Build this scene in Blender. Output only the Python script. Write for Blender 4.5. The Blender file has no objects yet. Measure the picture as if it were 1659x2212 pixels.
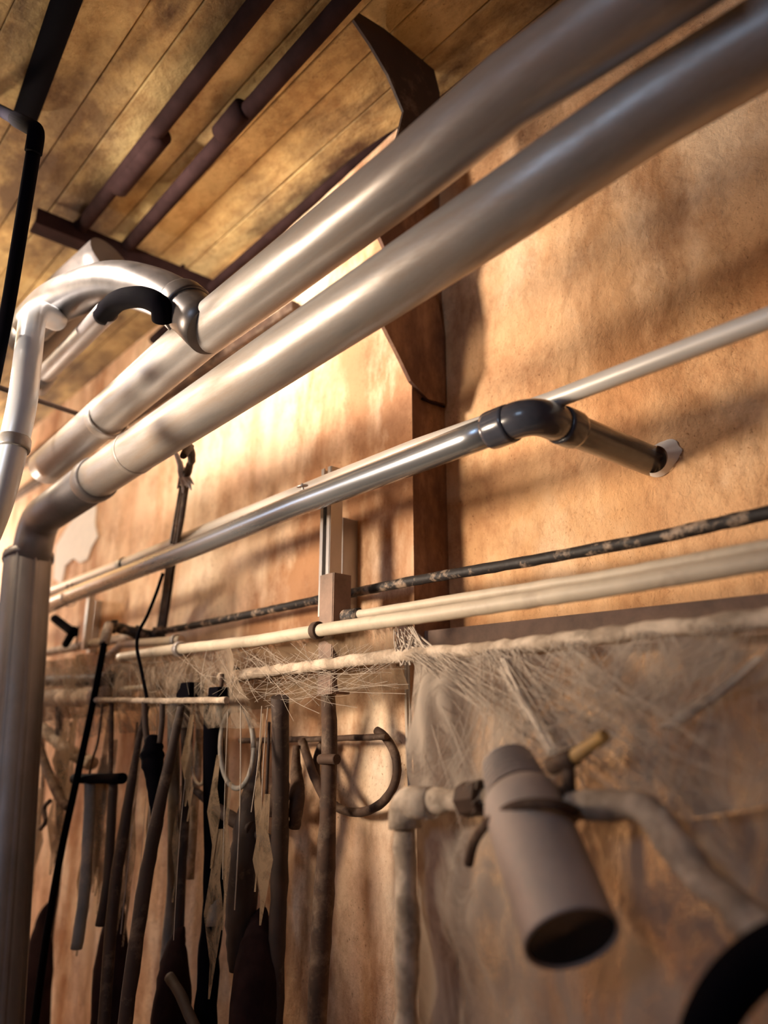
import bpy, bmesh, math, random
from mathutils import Vector, Matrix, noise, Quaternion
random.seed(7)
C = bpy.context.scene.collection
SC = bpy.context.scene
# ------------------------------------------------------------------ camera
CAMZ = 1.5
F = 1600.0; PITCH = math.radians(16.5); YAW = math.radians(42.9)   # yaw measured from -X
W, H = 1659.0, 2212.0
fw = Vector((-math.cos(YAW), math.sin(YAW), 0)); rt = Vector((math.sin(YAW), math.cos(YAW), 0)); up = Vector((0, 0, 1))
cf = (fw * math.cos(PITCH) + up * math.sin(PITCH)); cu = (up * math.cos(PITCH) - fw * math.sin(PITCH))
CAM = Vector((0, 0, CAMZ))
def ray(px, py):
    return (cf * F + rt * (px - W / 2) + cu * (H / 2 - py))
def P(px, py, y):            # a pixel of the photograph onto the vertical plane parallel to the wall
    d = ray(px, py); return CAM + d * (y / d.y)
def PX(px, py, x):
    d = ray(px, py); return CAM + d * (x / d.x)
def PZ(px, py, z):           # z above the camera
    d = ray(px, py); return CAM + d * (z / d.z)
cam = bpy.data.cameras.new('camera'); co = bpy.data.objects.new('camera', cam); C.objects.link(co)
co.matrix_world = Matrix((rt, cu, -cf)).transposed().to_4x4()
co.location = CAM
cam.sensor_fit = 'VERTICAL'; cam.sensor_height = 36.0; cam.sensor_width = 27.0
cam.lens = F / H * 36.0
cam.clip_start = 0.02
cam.dof.use_dof = True; cam.dof.focus_distance = 1.75; cam.dof.aperture_fstop = 1.25
SC.camera = co
# ------------------------------------------------------------------ world, light, exposure
wd = bpy.data.worlds.new('world'); SC.world = wd; wd.use_nodes = True
wd.node_tree.nodes['Background'].inputs[0].default_value = (0.55, 0.62, 0.75, 1)
wd.node_tree.nodes['Background'].inputs[1].default_value = 0.05
def area(name, loc, target, size, power, col, sy=None):
    l = bpy.data.lights.new(name, 'AREA'); l.energy = power; l.color = col; l.size = size
    if sy: l.shape = 'RECTANGLE'; l.size_y = sy
    o = bpy.data.objects.new(name, l); C.objects.link(o); o.location = loc
    o.rotation_euler = (Vector(target) - Vector(loc)).to_track_quat('-Z', 'Y').to_euler()
    return o
def point(name, loc, r, power, col):
    l = bpy.data.lights.new(name, 'POINT'); l.energy = power; l.color = col; l.shadow_soft_size = r
    o = bpy.data.objects.new(name, l); C.objects.link(o); o.location = loc; return o
def spot(name, loc, target, cone, blend, r, power, col):
    l = bpy.data.lights.new(name, 'SPOT'); l.energy = power; l.color = col; l.shadow_soft_size = r
    l.spot_size = math.radians(cone); l.spot_blend = blend
    o = bpy.data.objects.new(name, l); C.objects.link(o); o.location = loc
    o.rotation_euler = (Vector(target) - Vector(loc)).to_track_quat('-Z', 'Y').to_euler(); return o
spot('assumed_key_spot', (-2.0, .12, 3.02), (-1.95, 1.4, 2.76), 98, .8, .07, 215, (1.0, .85, .71))  # unseen spot, assumed from the hot spot on the left wall
point('assumed_far_light', (-6.0, .95, 2.50), .12, 215, (1.0, .84, .68))  # unseen point light, assumed from the raking shadow beside the stub pipe
spot('assumed_low_spot', (-2.3, -1.0, 1.9), (-1.2, 1.5, 1.98), 50, 1.0, .26, 440, (1.0, .80, .60))  # unseen spot assumed from the lit right wall, cone narrowed to darken the corners
point('ceiling_fill', (-3.0, .0, 2.92), .08, 48, (1.0, .80, .56))  # unseen point light added to brighten the ceiling boards
area('assumed_cool_light', (-.3, -2.2, 2.75), (-.8, 1.2, 2.4), .8, 15, (.52, .72, 1.0), .9)  # unseen cool area light, assumed from the bluish duct highlights; no window here
area('cool_left_fill', (-5.5, -2.3, 2.4), (-2.4, .8, 2.3), .6, 12, (.62, .78, 1.0), 1.2)  # unseen cool area light added for the bluish highlight on the left duct
SC.view_settings.view_transform = 'Standard'; SC.view_settings.look = 'None'
SC.view_settings.exposure = 0.0; SC.view_settings.gamma = 1.0; SC.view_settings.use_curve_mapping = False

# ------------------------------------------------------------------ materials
def new_mat(name):
    m = bpy.data.materials.new(name); m.use_nodes = True
    nt = m.node_tree; b = nt.nodes['Principled BSDF']; return m, nt, b
def nd(nt, t, **kw):
    n = nt.nodes.new(t)
    for k, v in kw.items(): setattr(n, k, v)
    return n
def noise_tex(nt, scale, stretch=(1, 1, 1), detail=6, rough=0.6, dist=0.0):
    tc = nd(nt, 'ShaderNodeTexCoord'); mp = nd(nt, 'ShaderNodeMapping')
    mp.inputs['Scale'].default_value = stretch
    nt.links.new(tc.outputs['Object'], mp.inputs['Vector'])
    n = nd(nt, 'ShaderNodeTexNoise'); n.inputs['Scale'].default_value = scale
    n.inputs['Detail'].default_value = detail; n.inputs['Roughness'].default_value = rough
    n.inputs['Distortion'].default_value = dist
    nt.links.new(mp.outputs[0], n.inputs['Vector']); return n
def ramp(nt, fac, stops):
    r = nd(nt, 'ShaderNodeValToRGB'); e = r.color_ramp.elements
    e[0].position, e[0].color = stops[0][0], (*stops[0][1], 1)
    e[1].position, e[1].color = stops[-1][0], (*stops[-1][1], 1)
    for p, c in stops[1:-1]:
        k = e.new(p); k.color = (*c, 1)
    nt.links.new(fac, r.inputs['Fac']); return r
def mixc(nt, fac, a, b, mode='MIX'):
    m = nd(nt, 'ShaderNodeMix', data_type='RGBA', blend_type=mode)
    if isinstance(fac, float): m.inputs[0].default_value = fac
    else: nt.links.new(fac, m.inputs[0])
    for i, v in ((6, a), (7, b)):
        if isinstance(v, tuple): m.inputs[i].default_value = (*v, 1)
        else: nt.links.new(v, m.inputs[i])
    return m.outputs[2]
def bump(nt, b, h, strength, dist=0.01, prev=None):
    bp = nd(nt, 'ShaderNodeBump'); bp.inputs['Strength'].default_value = strength; bp.inputs['Distance'].default_value = dist
    nt.links.new(h, bp.inputs['Height'])
    if prev: nt.links.new(prev, bp.inputs['Normal'])
    nt.links.new(bp.outputs[0], b.inputs['Normal']); return bp.outputs[0]

def plaster(name, c1, c2, c3, streak, st_lo, st_hi, axis='z', bs=0.5, pore=0.5, contrast=1.0):
    """limewashed concrete: soft colour clouds, board marks along one axis, brown runs, clustered specks"""
    m, nt, b = new_mat(name)
    S = (lambda a, l: (a, a, l)) if axis == 'z' else (lambda a, l: (l, a, a))
    big = noise_tex(nt, 2.2, S(1, .8), 6, .62)
    col = ramp(nt, big.outputs[0], [(0.36, c1), (0.5, c2), (0.64, c3)])
    # board-wide tone bands
    bd_ = noise_tex(nt, 5.5, S(1, .05), 1, .4)
    br = ramp(nt, bd_.outputs[0], [(.40, (.80, .74, .68)), (.46, (1, 1, 1)), (.58, (1, 1, 1)), (.62, (.86, .80, .72))])
    c = mixc(nt, 0.8 * contrast, col.outputs[0], br.outputs[0], 'MULTIPLY')
    # brown runs, broad and ragged
    st = noise_tex(nt, 2.6, S(1, .38), 9, .66)
    sr = ramp(nt, st.outputs[0], [(st_lo, (0, 0, 0)), (st_hi, (1, 1, 1))])
    c = mixc(nt, sr.outputs[0], c, streak)
    # soft grime clouds
    fine = noise_tex(nt, 9, S(1, .7), 10, .74)
    fr = ramp(nt, fine.outputs[0], [(0.46, (1, 1, 1)), (0.68, (.58, .46, .38))])
    c = mixc(nt, 0.8 * contrast, c, fr.outputs[0], 'MULTIPLY')
    # specks gathered in patches
    sp = noise_tex(nt, 130, S(1, .8), 5, .7)
    spr = ramp(nt, sp.outputs[0], [(0.58, (1, 1, 1)), (0.68, (.42, .29, .20))])
    spm = noise_tex(nt, 3.0, S(2, .8), 5, .62)
    spk = ramp(nt, spm.outputs[0], [(.46, (.12, .12, .12)), (.60, (1, 1, 1))])
    c = mixc(nt, spk.outputs[0], c, mixc(nt, 1.0, c, spr.outputs[0], 'MULTIPLY'))
    nt.links.new(c, b.inputs['Base Color'])
    b.inputs['Roughness'].default_value = .88
    n0 = bump(nt, b, bd_.outputs[0], .5, .03)
    b1 = noise_tex(nt, 36, S(1, .85), 7, .66, .2)
    n1 = bump(nt, b, b1.outputs[0], bs, .008, n0)
    b2 = noise_tex(nt, 140, (1, 1, 1), 4, .6)
    bump(nt, b, b2.outputs[0], pore, .002, n1)
    return m
M = {}
M['plaster_right'] = plaster('plaster_ochre', (.64, .34, .16), (.82, .50, .26), (.92, .66, .42), (.44, .22, .09), .54, .66, bs=1.0)
M['plaster_left'] = plaster('plaster_pink', (.80, .50, .32), (.92, .66, .45), (.95, .76, .56), (.50, .26, .13), .52, .62, bs=.6)
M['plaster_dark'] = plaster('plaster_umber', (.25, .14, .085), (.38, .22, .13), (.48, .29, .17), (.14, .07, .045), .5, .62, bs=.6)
M['board'] = plaster('board_concrete', (.20, .13, .06), (.54, .40, .18), (.76, .57, .27), (.11, .06, .025), .50, .62, axis='x', bs=.7, contrast=1.2)
M['concrete'] = plaster('floor_concrete', (.10, .085, .07), (.16, .14, .11), (.22, .18, .14), (.06, .05, .04), .5, .7)

def simple(name, col, rough, metal=0.0, var=.35, scale=14, stretch=(1, 1, 1), bs=.15, dust=None, dustamt=(.5, .7), coat=0):
    m, nt, b = new_mat(name)
    n = noise_tex(nt, scale, stretch, 6, .65)
    dark = tuple(v * (1 - var) for v in col)
    r = ramp(nt, n.outputs[0], [(.35, dark), (.65, col)])
    c = r.outputs[0]
    b.inputs['Metallic'].default_value = metal
    rr = nd(nt, 'ShaderNodeMapRange'); rr.inputs[3].default_value = rough * .8; rr.inputs[4].default_value = min(1, rough * 1.3)
    nt.links.new(n.outputs[0], rr.inputs[0]); nt.links.new(rr.outputs[0], b.inputs['Roughness'])
    if dust:
        dn = noise_tex(nt, scale * .6, stretch, 7, .7)
        dr = ramp(nt, dn.outputs[0], [(dustamt[0], (0, 0, 0)), (dustamt[1], (1, 1, 1))])
        c = mixc(nt, dr.outputs[0], c, dust)
        if metal:
            iv = nd(nt, 'ShaderNodeMath', operation='MULTIPLY_ADD'); iv.inputs[1].default_value = -metal * .85; iv.inputs[2].default_value = metal
            nt.links.new(dr.outputs[0], iv.inputs[0]); nt.links.new(iv.outputs[0], b.inputs['Metallic'])
    nt.links.new(c, b.inputs['Base Color'])
    if coat: b.inputs['Coat Weight'].default_value = coat
    bump(nt, b, n.outputs[0], bs, .004)
    return m
DUST = (.50, .40, .31)
M['duct'] = simple('galvanised_duct', (.50, .485, .475), .40, .6, .2, 7, (.5, 3, 3), .05, (.33, .27, .22), (.42, .66))
M['duct_grey'] = simple('galvanised_grey', (.27, .255, .26), .45, .6, .3, 9, (1, 1, .5), .08, (.20, .18, .175), (.45, .7))
M['zinc'] = simple('zinc_pipe', (.46, .50, .55), .26, .8, .25, 5, (.3, 2, 2), .03, (.42, .40, .38), (.55, .8))
M['conduit'] = simple('conduit_light', (.80, .77, .72), .38, .2, .2, 9, (.3, 3, 3), .05, (.55, .48, .40), (.5, .75))
M['pvc_dark'] = simple('dark_pvc', (.06, .066, .088), .22, 0, .3, 12, (1, 1, 1), .02, (.10, .09, .09), (.6, .8), coat=.4)
M['umber'] = simple('dark_umber', (.030, .016, .016), .8, 0, .4)
M['rust_pale'] = simple('rust_pale', (.30, .20, .15), .7, .1, .4)
M['black'] = simple('black_rubber', (.004, .0035, .006), .85, 0, .3)
M['rust'] = simple('rusty_iron', (.10, .055, .035), .75, .2, .5, 20, dust=(.22, .15, .10), dustamt=(.5, .7))
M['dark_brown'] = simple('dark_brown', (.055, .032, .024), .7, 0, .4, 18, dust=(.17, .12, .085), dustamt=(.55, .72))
M['dusty'] = simple('dusty_pipe', (.44, .34, .25), .9, 0, .45, 26, bs=.7, dust=(.66, .54, .42), dustamt=(.45, .62))
M['dusty_black'] = simple('dusty_black_pipe', (.022, .018, .018), .6, 0, .4, 30, bs=.6, dust=(.34, .25, .18), dustamt=(.52, .62))
M['cream'] = simple('cream_pipe', (.60, .51, .39), .5, 0, .18, 20, dust=(.36, .28, .21), dustamt=(.55, .75))
M['steel'] = simple('steel_channel', (.50, .47, .45), .42, .6, .2, 12, (1, 1, .4), .06, (.40, .34, .30), (.55, .75))
M['duct_dark'] = simple('duct_dark', (.16, .15, .15), .36, .85, .3, 9, (1, 1, 1), .08, (.12, .10, .095), (.45, .7))
M['white'] = simple('filler_and_hot_spot', (.85, .83, .80), .8, 0, .1)
M['grey_cable'] = simple('grey_cable', (.30, .28, .25), .6, 0, .3, dust=DUST)
M['yellow'] = simple('yellow_lever', (.58, .34, .10), .6, 0, .3, dust=(.45, .33, .2))
M['lamp_shell'] = simple('lamp_shell', (.50, .44, .40), .55, .25, .2, 10, dust=(.55, .46, .40), dustamt=(.4, .7))
M['dark_glass'] = simple('dark_glass', (.012, .012, .022), .15, 0, .2)
M['white_duct'] = simple('white_duct', (.72, .76, .82), .3, .2, .1, 7)
for k_ in ('black', 'umber'): M[k_].node_tree.nodes['Principled BSDF'].inputs['Specular IOR Level'].default_value = .02
M['cloth'] = simple('grey_cloth', (.62, .58, .62), .8, 0, .35, 40, bs=.5)
def webmat(name, col, lo, hi, amax, scale, stretch):
    m, nt, b = new_mat(name)
    n = noise_tex(nt, scale, stretch, 9, .72, .8)
    a = nd(nt, 'ShaderNodeMapRange'); a.inputs[1].default_value = lo; a.inputs[2].default_value = hi
    a.inputs[3].default_value = 0.0; a.inputs[4].default_value = amax
    nt.links.new(n.outputs[0], a.inputs[0])
    df = nd(nt, 'ShaderNodeBsdfDiffuse'); df.inputs[0].default_value = (*col, 1)
    tl = nd(nt, 'ShaderNodeBsdfTranslucent'); tl.inputs[0].default_value = (*col, 1)
    tr = nd(nt, 'ShaderNodeBsdfTransparent')
    m1 = nd(nt, 'ShaderNodeMixShader'); m1.inputs[0].default_value = .35
    nt.links.new(df.outputs[0], m1.inputs[1]); nt.links.new(tl.outputs[0], m1.inputs[2])
    m2 = nd(nt, 'ShaderNodeMixShader'); nt.links.new(a.outputs[0], m2.inputs[0])
    nt.links.new(tr.outputs[0], m2.inputs[1]); nt.links.new(m1.outputs[0], m2.inputs[2])
    nt.links.new(m2.outputs[0], nt.nodes['Material Output'].inputs['Surface'])
    return m
M['web'] = webmat('dusty_web', (.50, .43, .36), .28, .56, .97, 6, (1.8, 1.8, .8))
M['web_brown'] = webmat('brown_web', (.30, .215, .14), .28, .54, .95, 8, (1.4, 1.4, 1))
M['web_thin'] = webmat('thin_web', (.40, .31, .23), .40, .62, .9, 11, (1.2, 1.2, .8))
M['strand'] = simple('web_strand', (.58, .49, .40), .9, 0, .2)

# ------------------------------------------------------------------ helpers
def obj(name, me, mat, parent=None, smooth=True):
    o = bpy.data.objects.new(name, me); C.objects.link(o)
    if mat: me.materials.append(M[mat])
    if smooth and len(me.polygons):
        me.polygons.foreach_set('use_smooth', [True] * len(me.polygons))
    if parent: o.parent = parent
    return o
def tag(o, label, cat, group=None, kind=None):
    o['label'] = label; o['category'] = cat
    if group: o['group'] = group
    if kind: o['kind'] = kind
    return o
def empty(name, label, cat, group=None):
    o = bpy.data.objects.new(name, None); C.objects.link(o); tag(o, label, cat, group); return o
def struct(name, me, mat, smooth=False):
    o = obj(name, me, mat, None, smooth); o['kind'] = 'structure'; return o
def mesh(vs, fs, name='m'):
    me = bpy.data.meshes.new(name); me.from_pydata([tuple(v) for v in vs], [], fs); me.update(); return me
def join(parts):
    vs, fs = [], []
    for v, f in parts:
        k = len(vs); vs += list(v); fs += [tuple(i + k for i in q) for q in f]
    return vs, fs
def fillet(pts, r, n=7):
    out = [pts[0]]
    for i in range(1, len(pts) - 1):
        a, b, c = pts[i - 1], pts[i], pts[i + 1]
        d1 = (a - b); d2 = (c - b)
        k = min(r, d1.length * .48, d2.length * .48)
        p, q = b + d1.normalized() * k, b + d2.normalized() * k
        for j in range(n + 1):
            t = j / n; out.append(p * (1 - t) ** 2 + b * 2 * t * (1 - t) + q * t * t)
    out.append(pts[-1]); return out
def spline(pts, n=6):
    out = []
    for i in range(len(pts) - 1):
        p0 = pts[max(i - 1, 0)]; p1 = pts[i]; p2 = pts[i + 1]; p3 = pts[min(i + 2, len(pts) - 1)]
        for j in range(n):
            t = j / n
            out.append(.5 * ((2 * p1) + (p2 - p0) * t + (2 * p0 - 5 * p1 + 4 * p2 - p3) * t * t + (3 * p1 - p0 - 3 * p2 + p3) * t ** 3))
    out.append(pts[-1]); return out
def tube(pts, r, seg=20, cap=True, lump=0.0, seed=0):
    """swept round tube; r a number or a list"""
    n = len(pts); R = r if isinstance(r, (list, tuple)) else [r] * n
    t0 = (pts[1] - pts[0]).normalized()
    ref = Vector((0, 0, 1)) if abs(t0.z) < .9 else Vector((0, 1, 0))
    nrm = (ref - t0 * ref.dot(t0)).normalized()
    vs, fs = [], []
    prev = t0
    for i, p in enumerate(pts):
        if i == 0: t = t0
        elif i == n - 1: t = (pts[i] - pts[i - 1]).normalized()
        else: t = ((pts[i + 1] - pts[i]).normalized() + (pts[i] - pts[i - 1]).normalized()).normalized()
        q = prev.rotation_difference(t); nrm = (q @ nrm); nrm = (nrm - t * nrm.dot(t)).normalized(); prev = t
        bn = t.cross(nrm)
        for j in range(seg):
            a = 2 * math.pi * j / seg
            rr = R[i]
            d = nrm * math.cos(a) + bn * math.sin(a)
            if lump:
                rr *= 1 + lump * noise.noise((p + d * R[i]) * (0.55 / max(R[i], .004)) + Vector((seed, 0, 0)))
            vs.append(p + d * rr)
    for i in range(n - 1):
        for j in range(seg):
            k = (j + 1) % seg
            fs.append((i * seg + j, i * seg + k, (i + 1) * seg + k, (i + 1) * seg + j))
    if cap:
        fs.append(tuple(reversed(range(seg)))); fs.append(tuple(range((n - 1) * seg, n * seg)))
    return vs, fs
def dense(a, b, step=.04):
    n = max(2, int((b - a).length / step)); return [a.lerp(b, i / n) for i in range(n + 1)]
def densify(pts, step=.03):
    out = []
    for i in range(len(pts) - 1): out += dense(pts[i], pts[i + 1], step)[:-1]
    return out + [pts[-1]]
def tobj(name, pts, r, mat, parent=None, **kw):
    o = obj(name, mesh(*tube(pts, r, **kw)), mat, parent)
    # keep caps crisp
    me = o.data; seg = kw.get('seg', 20)
    for p in me.polygons:
        if len(p.vertices) > 4: p.use_smooth = False
    return o
def ring(center, axis, R, w, th, seg=28):
    """flat band around a pipe"""
    axis = axis.normalized(); ref = Vector((0, 0, 1)) if abs(axis.z) < .9 else Vector((0, 1, 0))
    u = (ref - axis * ref.dot(axis)).normalized(); v = axis.cross(u)
    prof = [(-w / 2, R), (-w / 2, R + th * .8), (-w * .35, R + th), (w * .35, R + th), (w / 2, R + th * .8), (w / 2, R)]
    vs, fs = [], []
    for i in range(seg):
        a = 2 * math.pi * i / seg; d = u * math.cos(a) + v * math.sin(a)
        for x, r in prof: vs.append(center + axis * x + d * r)
    m = len(prof)
    for i in range(seg):
        k = (i + 1) % seg
        for j in range(m):
            l = (j + 1) % m; fs.append((i * m + j, k * m + j, k * m + l, i * m + l))
    return vs, fs
def box(c, s, R=None, bev=.0):
    bm = bmesh.new(); bmesh.ops.create_cube(bm, size=1.0)
    for v in bm.verts: v.co = Vector((v.co.x * s[0], v.co.y * s[1], v.co.z * s[2]))
    if bev: bmesh.ops.bevel(bm, geom=list(bm.edges), offset=bev, segments=2, profile=.6, affect='EDGES')
    if R: bmesh.ops.transform(bm, matrix=R.to_4x4(), verts=bm.verts)
    bmesh.ops.translate(bm, vec=Vector(c), verts=bm.verts)
    bm.verts.index_update(); vs = [v.co.copy() for v in bm.verts]; fs = [tuple(v.index for v in f.verts) for f in bm.faces]
    bm.free(); return vs, fs
def orient(d):        # rotation taking X to d
    return Vector((1, 0, 0)).rotation_difference(d.normalized()).to_matrix()
def prism(poly, d):
    """closed polygon (3D points) extruded by vector d"""
    n = len(poly); vs = list(poly) + [p + d for p in poly]
    fs = [tuple(range(n)), tuple(reversed(range(n, 2 * n)))]
    fs += [(i, i + n, (i + 1) % n + n, (i + 1) % n) for i in range(n)]
    return vs, fs

YB, YF, XE = 1.50, 1.363, -1.351       # rear wall plane, front plane of the pier, x of the pier's edge
CEIL = 3.385
# ------------------------------------------------------------------ structure
def relief(x0, x1, z0, z1, y, step, amp, seed, edge=None):
    nx = int((x1 - x0) / step); nz = int((z1 - z0) / step)
    vs, fs = [], []
    for j in range(nz + 1):
        z = z0 + (z1 - z0) * j / nz
        for i in range(nx + 1):
            x = x0 + (x1 - x0) * i / nx
            v = Vector((x * 2.2, z * 1.1, seed))
            d = noise.fractal(v, 1.0, 2.2, 4) * amp
            d += noise.fractal(Vector((x * 9, z * 5.0, seed + 5)), 1, 2, 3) * amp * .4
            d += max(0, noise.noise(Vector((x * 5.1, z * .9, seed + 9))) - .25) * amp * 2.2
            if edge is not None: d *= min(1, abs(x - edge) / .04)
            vs.append((x, y + d, z))
    for j in range(nz):
        for i in range(nx):
            a = j * (nx + 1) + i; fs.append((a, a + 1, a + nx + 2, a + nx + 1))
    return mesh(vs, fs)
struct('wall_back', relief(XE, 2.4, 0, CEIL, YB, .018, .007, 3, XE), 'plaster_right', True)
wl = struct('wall_back_left', relief(-7.0, XE, 0, CEIL, YF, .022, .006, 11, XE), 'plaster_left', True)
struct('trim_2', mesh([(XE, YF, 0), (XE, YB, 0), (XE, YB, CEIL), (XE, YF, CEIL)], [(0, 1, 2, 3)]), 'plaster_dark')  # pier's return side, its shade put into the darker plaster colour
struct('wall_front', mesh([(-7, -2.6, 0), (2.4, -2.6, 0), (2.4, -2.6, CEIL), (-7, -2.6, CEIL)], [(0, 1, 2, 3)]), 'plaster_dark')
struct('wall_left', mesh([(-7, -2.6, 0), (-7, YB, 0), (-7, YB, CEIL), (-7, -2.6, CEIL)], [(0, 1, 2, 3)]), 'plaster_left')
struct('wall_right', mesh([(2.4, -2.6, 0), (2.4, YB, 0), (2.4, YB, CEIL), (2.4, -2.6, CEIL)], [(0, 1, 2, 3)]), 'plaster_dark')
struct('floor', mesh([(-7, -2.6, 0), (2.4, -2.6, 0), (2.4, YB, 0), (-7, YB, 0)], [(0, 1, 2, 3)]), 'concrete')
ce = struct('ceiling', mesh([(-7, -2.6, CEIL + .008), (2.4, -2.6, CEIL + .008), (2.4, YB, CEIL + .008), (-7, YB, CEIL + .008)], [(0, 1, 2, 3)]), 'board')
# ceiling shuttered in long boards running with the wall
y = YB - .005
while y > -2.5:
    wdt = random.uniform(.10, .155); dz = random.uniform(0, .006)
    n = 40; vs = []; fs = []
    for i in range(n + 1):
        x = -7 + 9.4 * i / n
        e = .003 * noise.noise(Vector((x * 3, y * 9, 1))); e2 = .003 * noise.noise(Vector((x * 3, y * 9 + 4, 2)))
        z = CEIL - dz + .004 * noise.noise(Vector((x * 2, y * 7, 6)))
        vs += [(x, y - .001 + e, CEIL + .012), (x, y - .002 + e, z + .002), (x, y - .005 + e, z), (x, y - wdt + .005 + e2, z), (x, y - wdt + .002 + e2, z + .002), (x, y - wdt + .001 + e2, CEIL + .012)]
    for i in range(n):
        for j in range(5): a = i * 6 + j; fs.append((a, a + 6, a + 7, a + 1))
    obj('board', mesh(vs, fs), 'board', ce, False)
    y -= wdt
# dark haunch fin that widens towards the ceiling, standing on the pier's edge
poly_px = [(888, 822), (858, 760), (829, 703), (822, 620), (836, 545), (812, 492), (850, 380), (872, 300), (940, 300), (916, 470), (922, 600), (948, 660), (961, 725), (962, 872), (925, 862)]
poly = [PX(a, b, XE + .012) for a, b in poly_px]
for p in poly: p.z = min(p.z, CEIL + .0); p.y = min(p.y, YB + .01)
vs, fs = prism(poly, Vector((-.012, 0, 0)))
struct('trim_1', mesh(vs, fs), 'plaster_dark')  # the fin's shade is put into its dark plaster too

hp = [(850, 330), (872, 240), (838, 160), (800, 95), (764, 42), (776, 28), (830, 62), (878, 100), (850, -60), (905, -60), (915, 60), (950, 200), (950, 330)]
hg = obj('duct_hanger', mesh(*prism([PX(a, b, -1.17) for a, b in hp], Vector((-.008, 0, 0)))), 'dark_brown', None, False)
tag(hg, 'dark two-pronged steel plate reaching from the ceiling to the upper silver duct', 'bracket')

nl = tobj('iron_nail', [PX(911, 861, XE + .006), PX(930, 869, XE + .012), PX(960, 879, XE + .006)], .004, 'umber', None, seg=8)
tag(nl, 'short dark iron spike in the recess beside the pier edge above the drain pipe', 'nail')
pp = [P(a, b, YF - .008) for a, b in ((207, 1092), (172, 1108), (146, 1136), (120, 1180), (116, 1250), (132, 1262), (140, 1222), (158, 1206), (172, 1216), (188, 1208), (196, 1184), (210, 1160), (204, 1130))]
pt = obj('hot_spot_patch', mesh(*prism(pp, Vector((0, .02, 0)))), 'white', wl, False); pt['label'] = 'pale patch standing in for a hot spot of light'  # lamp's hot spot on the wall, put into a pale raised patch

# ------------------------------------------------------------------ upper ducts
Y_A = .80
def duct_line(px, yf=None):
    return [P(a, b, y) for a, b, y in px]
# A, upper
ua = empty('silver_duct', 'upper of the two thick silver ducts slanting under the ceiling boards', 'duct')
A = duct_line([(1560, -120, .82), (1100, 195, .80), (870, 385, .79), (600, 595, .79), (430, 725, .79), (100, 1010, .79)])
A2 = [A[0], A[1], A[2], A[3], A[4], A[5]]
tobj('duct_pipe', densify(A2, .08), .060, 'duct', ua, seg=36)
for t_ in (.72,):
    c = A[2].lerp(A[5], t_); obj('joint_band', mesh(*ring(c, A[5] - A[2], .058, .03, .006)), 'duct', ua)
# B, lower, turning down at the left
ub = empty('silver_duct', 'lower thick silver duct under the ceiling, turning down at the left edge', 'duct')
B0 = [P(1900, -60, .97), P(1400, 240, .92), P(1100, 443, .88), P(830, 622, .85), P(560, 800, .83), P(290, 978, .82), P(205, 1037, .82)]
tobj('duct_pipe', densify(B0, .08), .062, 'duct', ub, seg=36)
Bc = P(75, 1128, .83)
B1 = [B0[-1], Bc]
d1 = (Bc - B0[-1]).normalized()
tobj('elbow_sleeve', fillet([B0[-1] - d1 * .02, P(84, 1122, .83), P(64, 1215, .83)], .16, 10), .066, 'duct_grey', ub, seg=32)
obj('joint_band', mesh(*ring(B0[-1], d1, .060, .05, .010)), 'duct_grey', ub)
obj('joint_band', mesh(*ring(B0[-2], d1, .058, .02, .006)), 'duct', ub)
# vertical ribbed drop
top, bot = P(62, 1195, .83), P(8, 1900, .80)
bot = top + (bot - top) * 1.9
R = .078; seg = 40
vs, fs = [], []
dax = (bot - top).normalized(); u = (Vector((0, 1, 0)) - dax * dax.y).normalized(); v = dax.cross(u)
N = 40
for i in range(N + 1):
    p = top.lerp(bot, i / N)
    for j in range(seg * 2):
        a = math.pi * j / seg
        rr = R * (1 + (.06 if j % 10 == 0 else 0) - (.02 if j % 10 in (1, 9) else 0))
        vs.append(p + (u * math.cos(a) + v * math.sin(a)) * rr)
S = seg * 2
for i in range(N):
    for j in range(S): k = (j + 1) % S; fs.append((i * S + j, i * S + k, (i + 1) * S + k, (i + 1) * S + j))
fs.append(tuple(range(S)))
obj('ribbed_drop', mesh(vs, fs), 'duct_grey', ub)
obj('joint_band', mesh(*ring(top + dax * .02, dax, .074, .025, .012)), 'duct_grey', ub)

# branch duct, upper left, with white elbow
bd = empty('branch_duct', 'silver branch duct bending out of the upper duct under the dark bar', 'duct')
tobj('duct_pipe', densify(fillet([P(455, 715, .78), P(372, 640, .74), P(250, 605, .66), P(120, 650, .60), P(70, 700, .60)], .16, 8), .05), .062, 'duct_dark', bd, seg=32)
obj('joint_band', mesh(*ring(P(400, 665, .755), P(455, 715, .78) - P(372, 640, .74), .060, .05, .009)), 'duct_dark', bd)
g = tobj('hood', densify([P(240, 560, .80), P(150, 640, .74), P(60, 740, .70)], .05), .085, 'duct_dark', bd, seg=28); g['label'] = 'dull grey wider duct hood'
vd = empty('vertical_duct', 'pale blue-white vertical duct with rounded top at the left edge', 'duct')
tobj('duct_pipe', densify(fillet([P(120, 690, .60), P(72, 668, .50), P(48, 880, .47), P(0, 1080, .46), P(-90, 1300, .45)], .07, 8), .05), .033, 'white_duct', vd, seg=28)
obj('joint_band', mesh(*ring(P(29, 960, .466), P(10, 1150, .46) - P(48, 900, .47), .032, .03, .006)), 'duct', vd)
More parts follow.
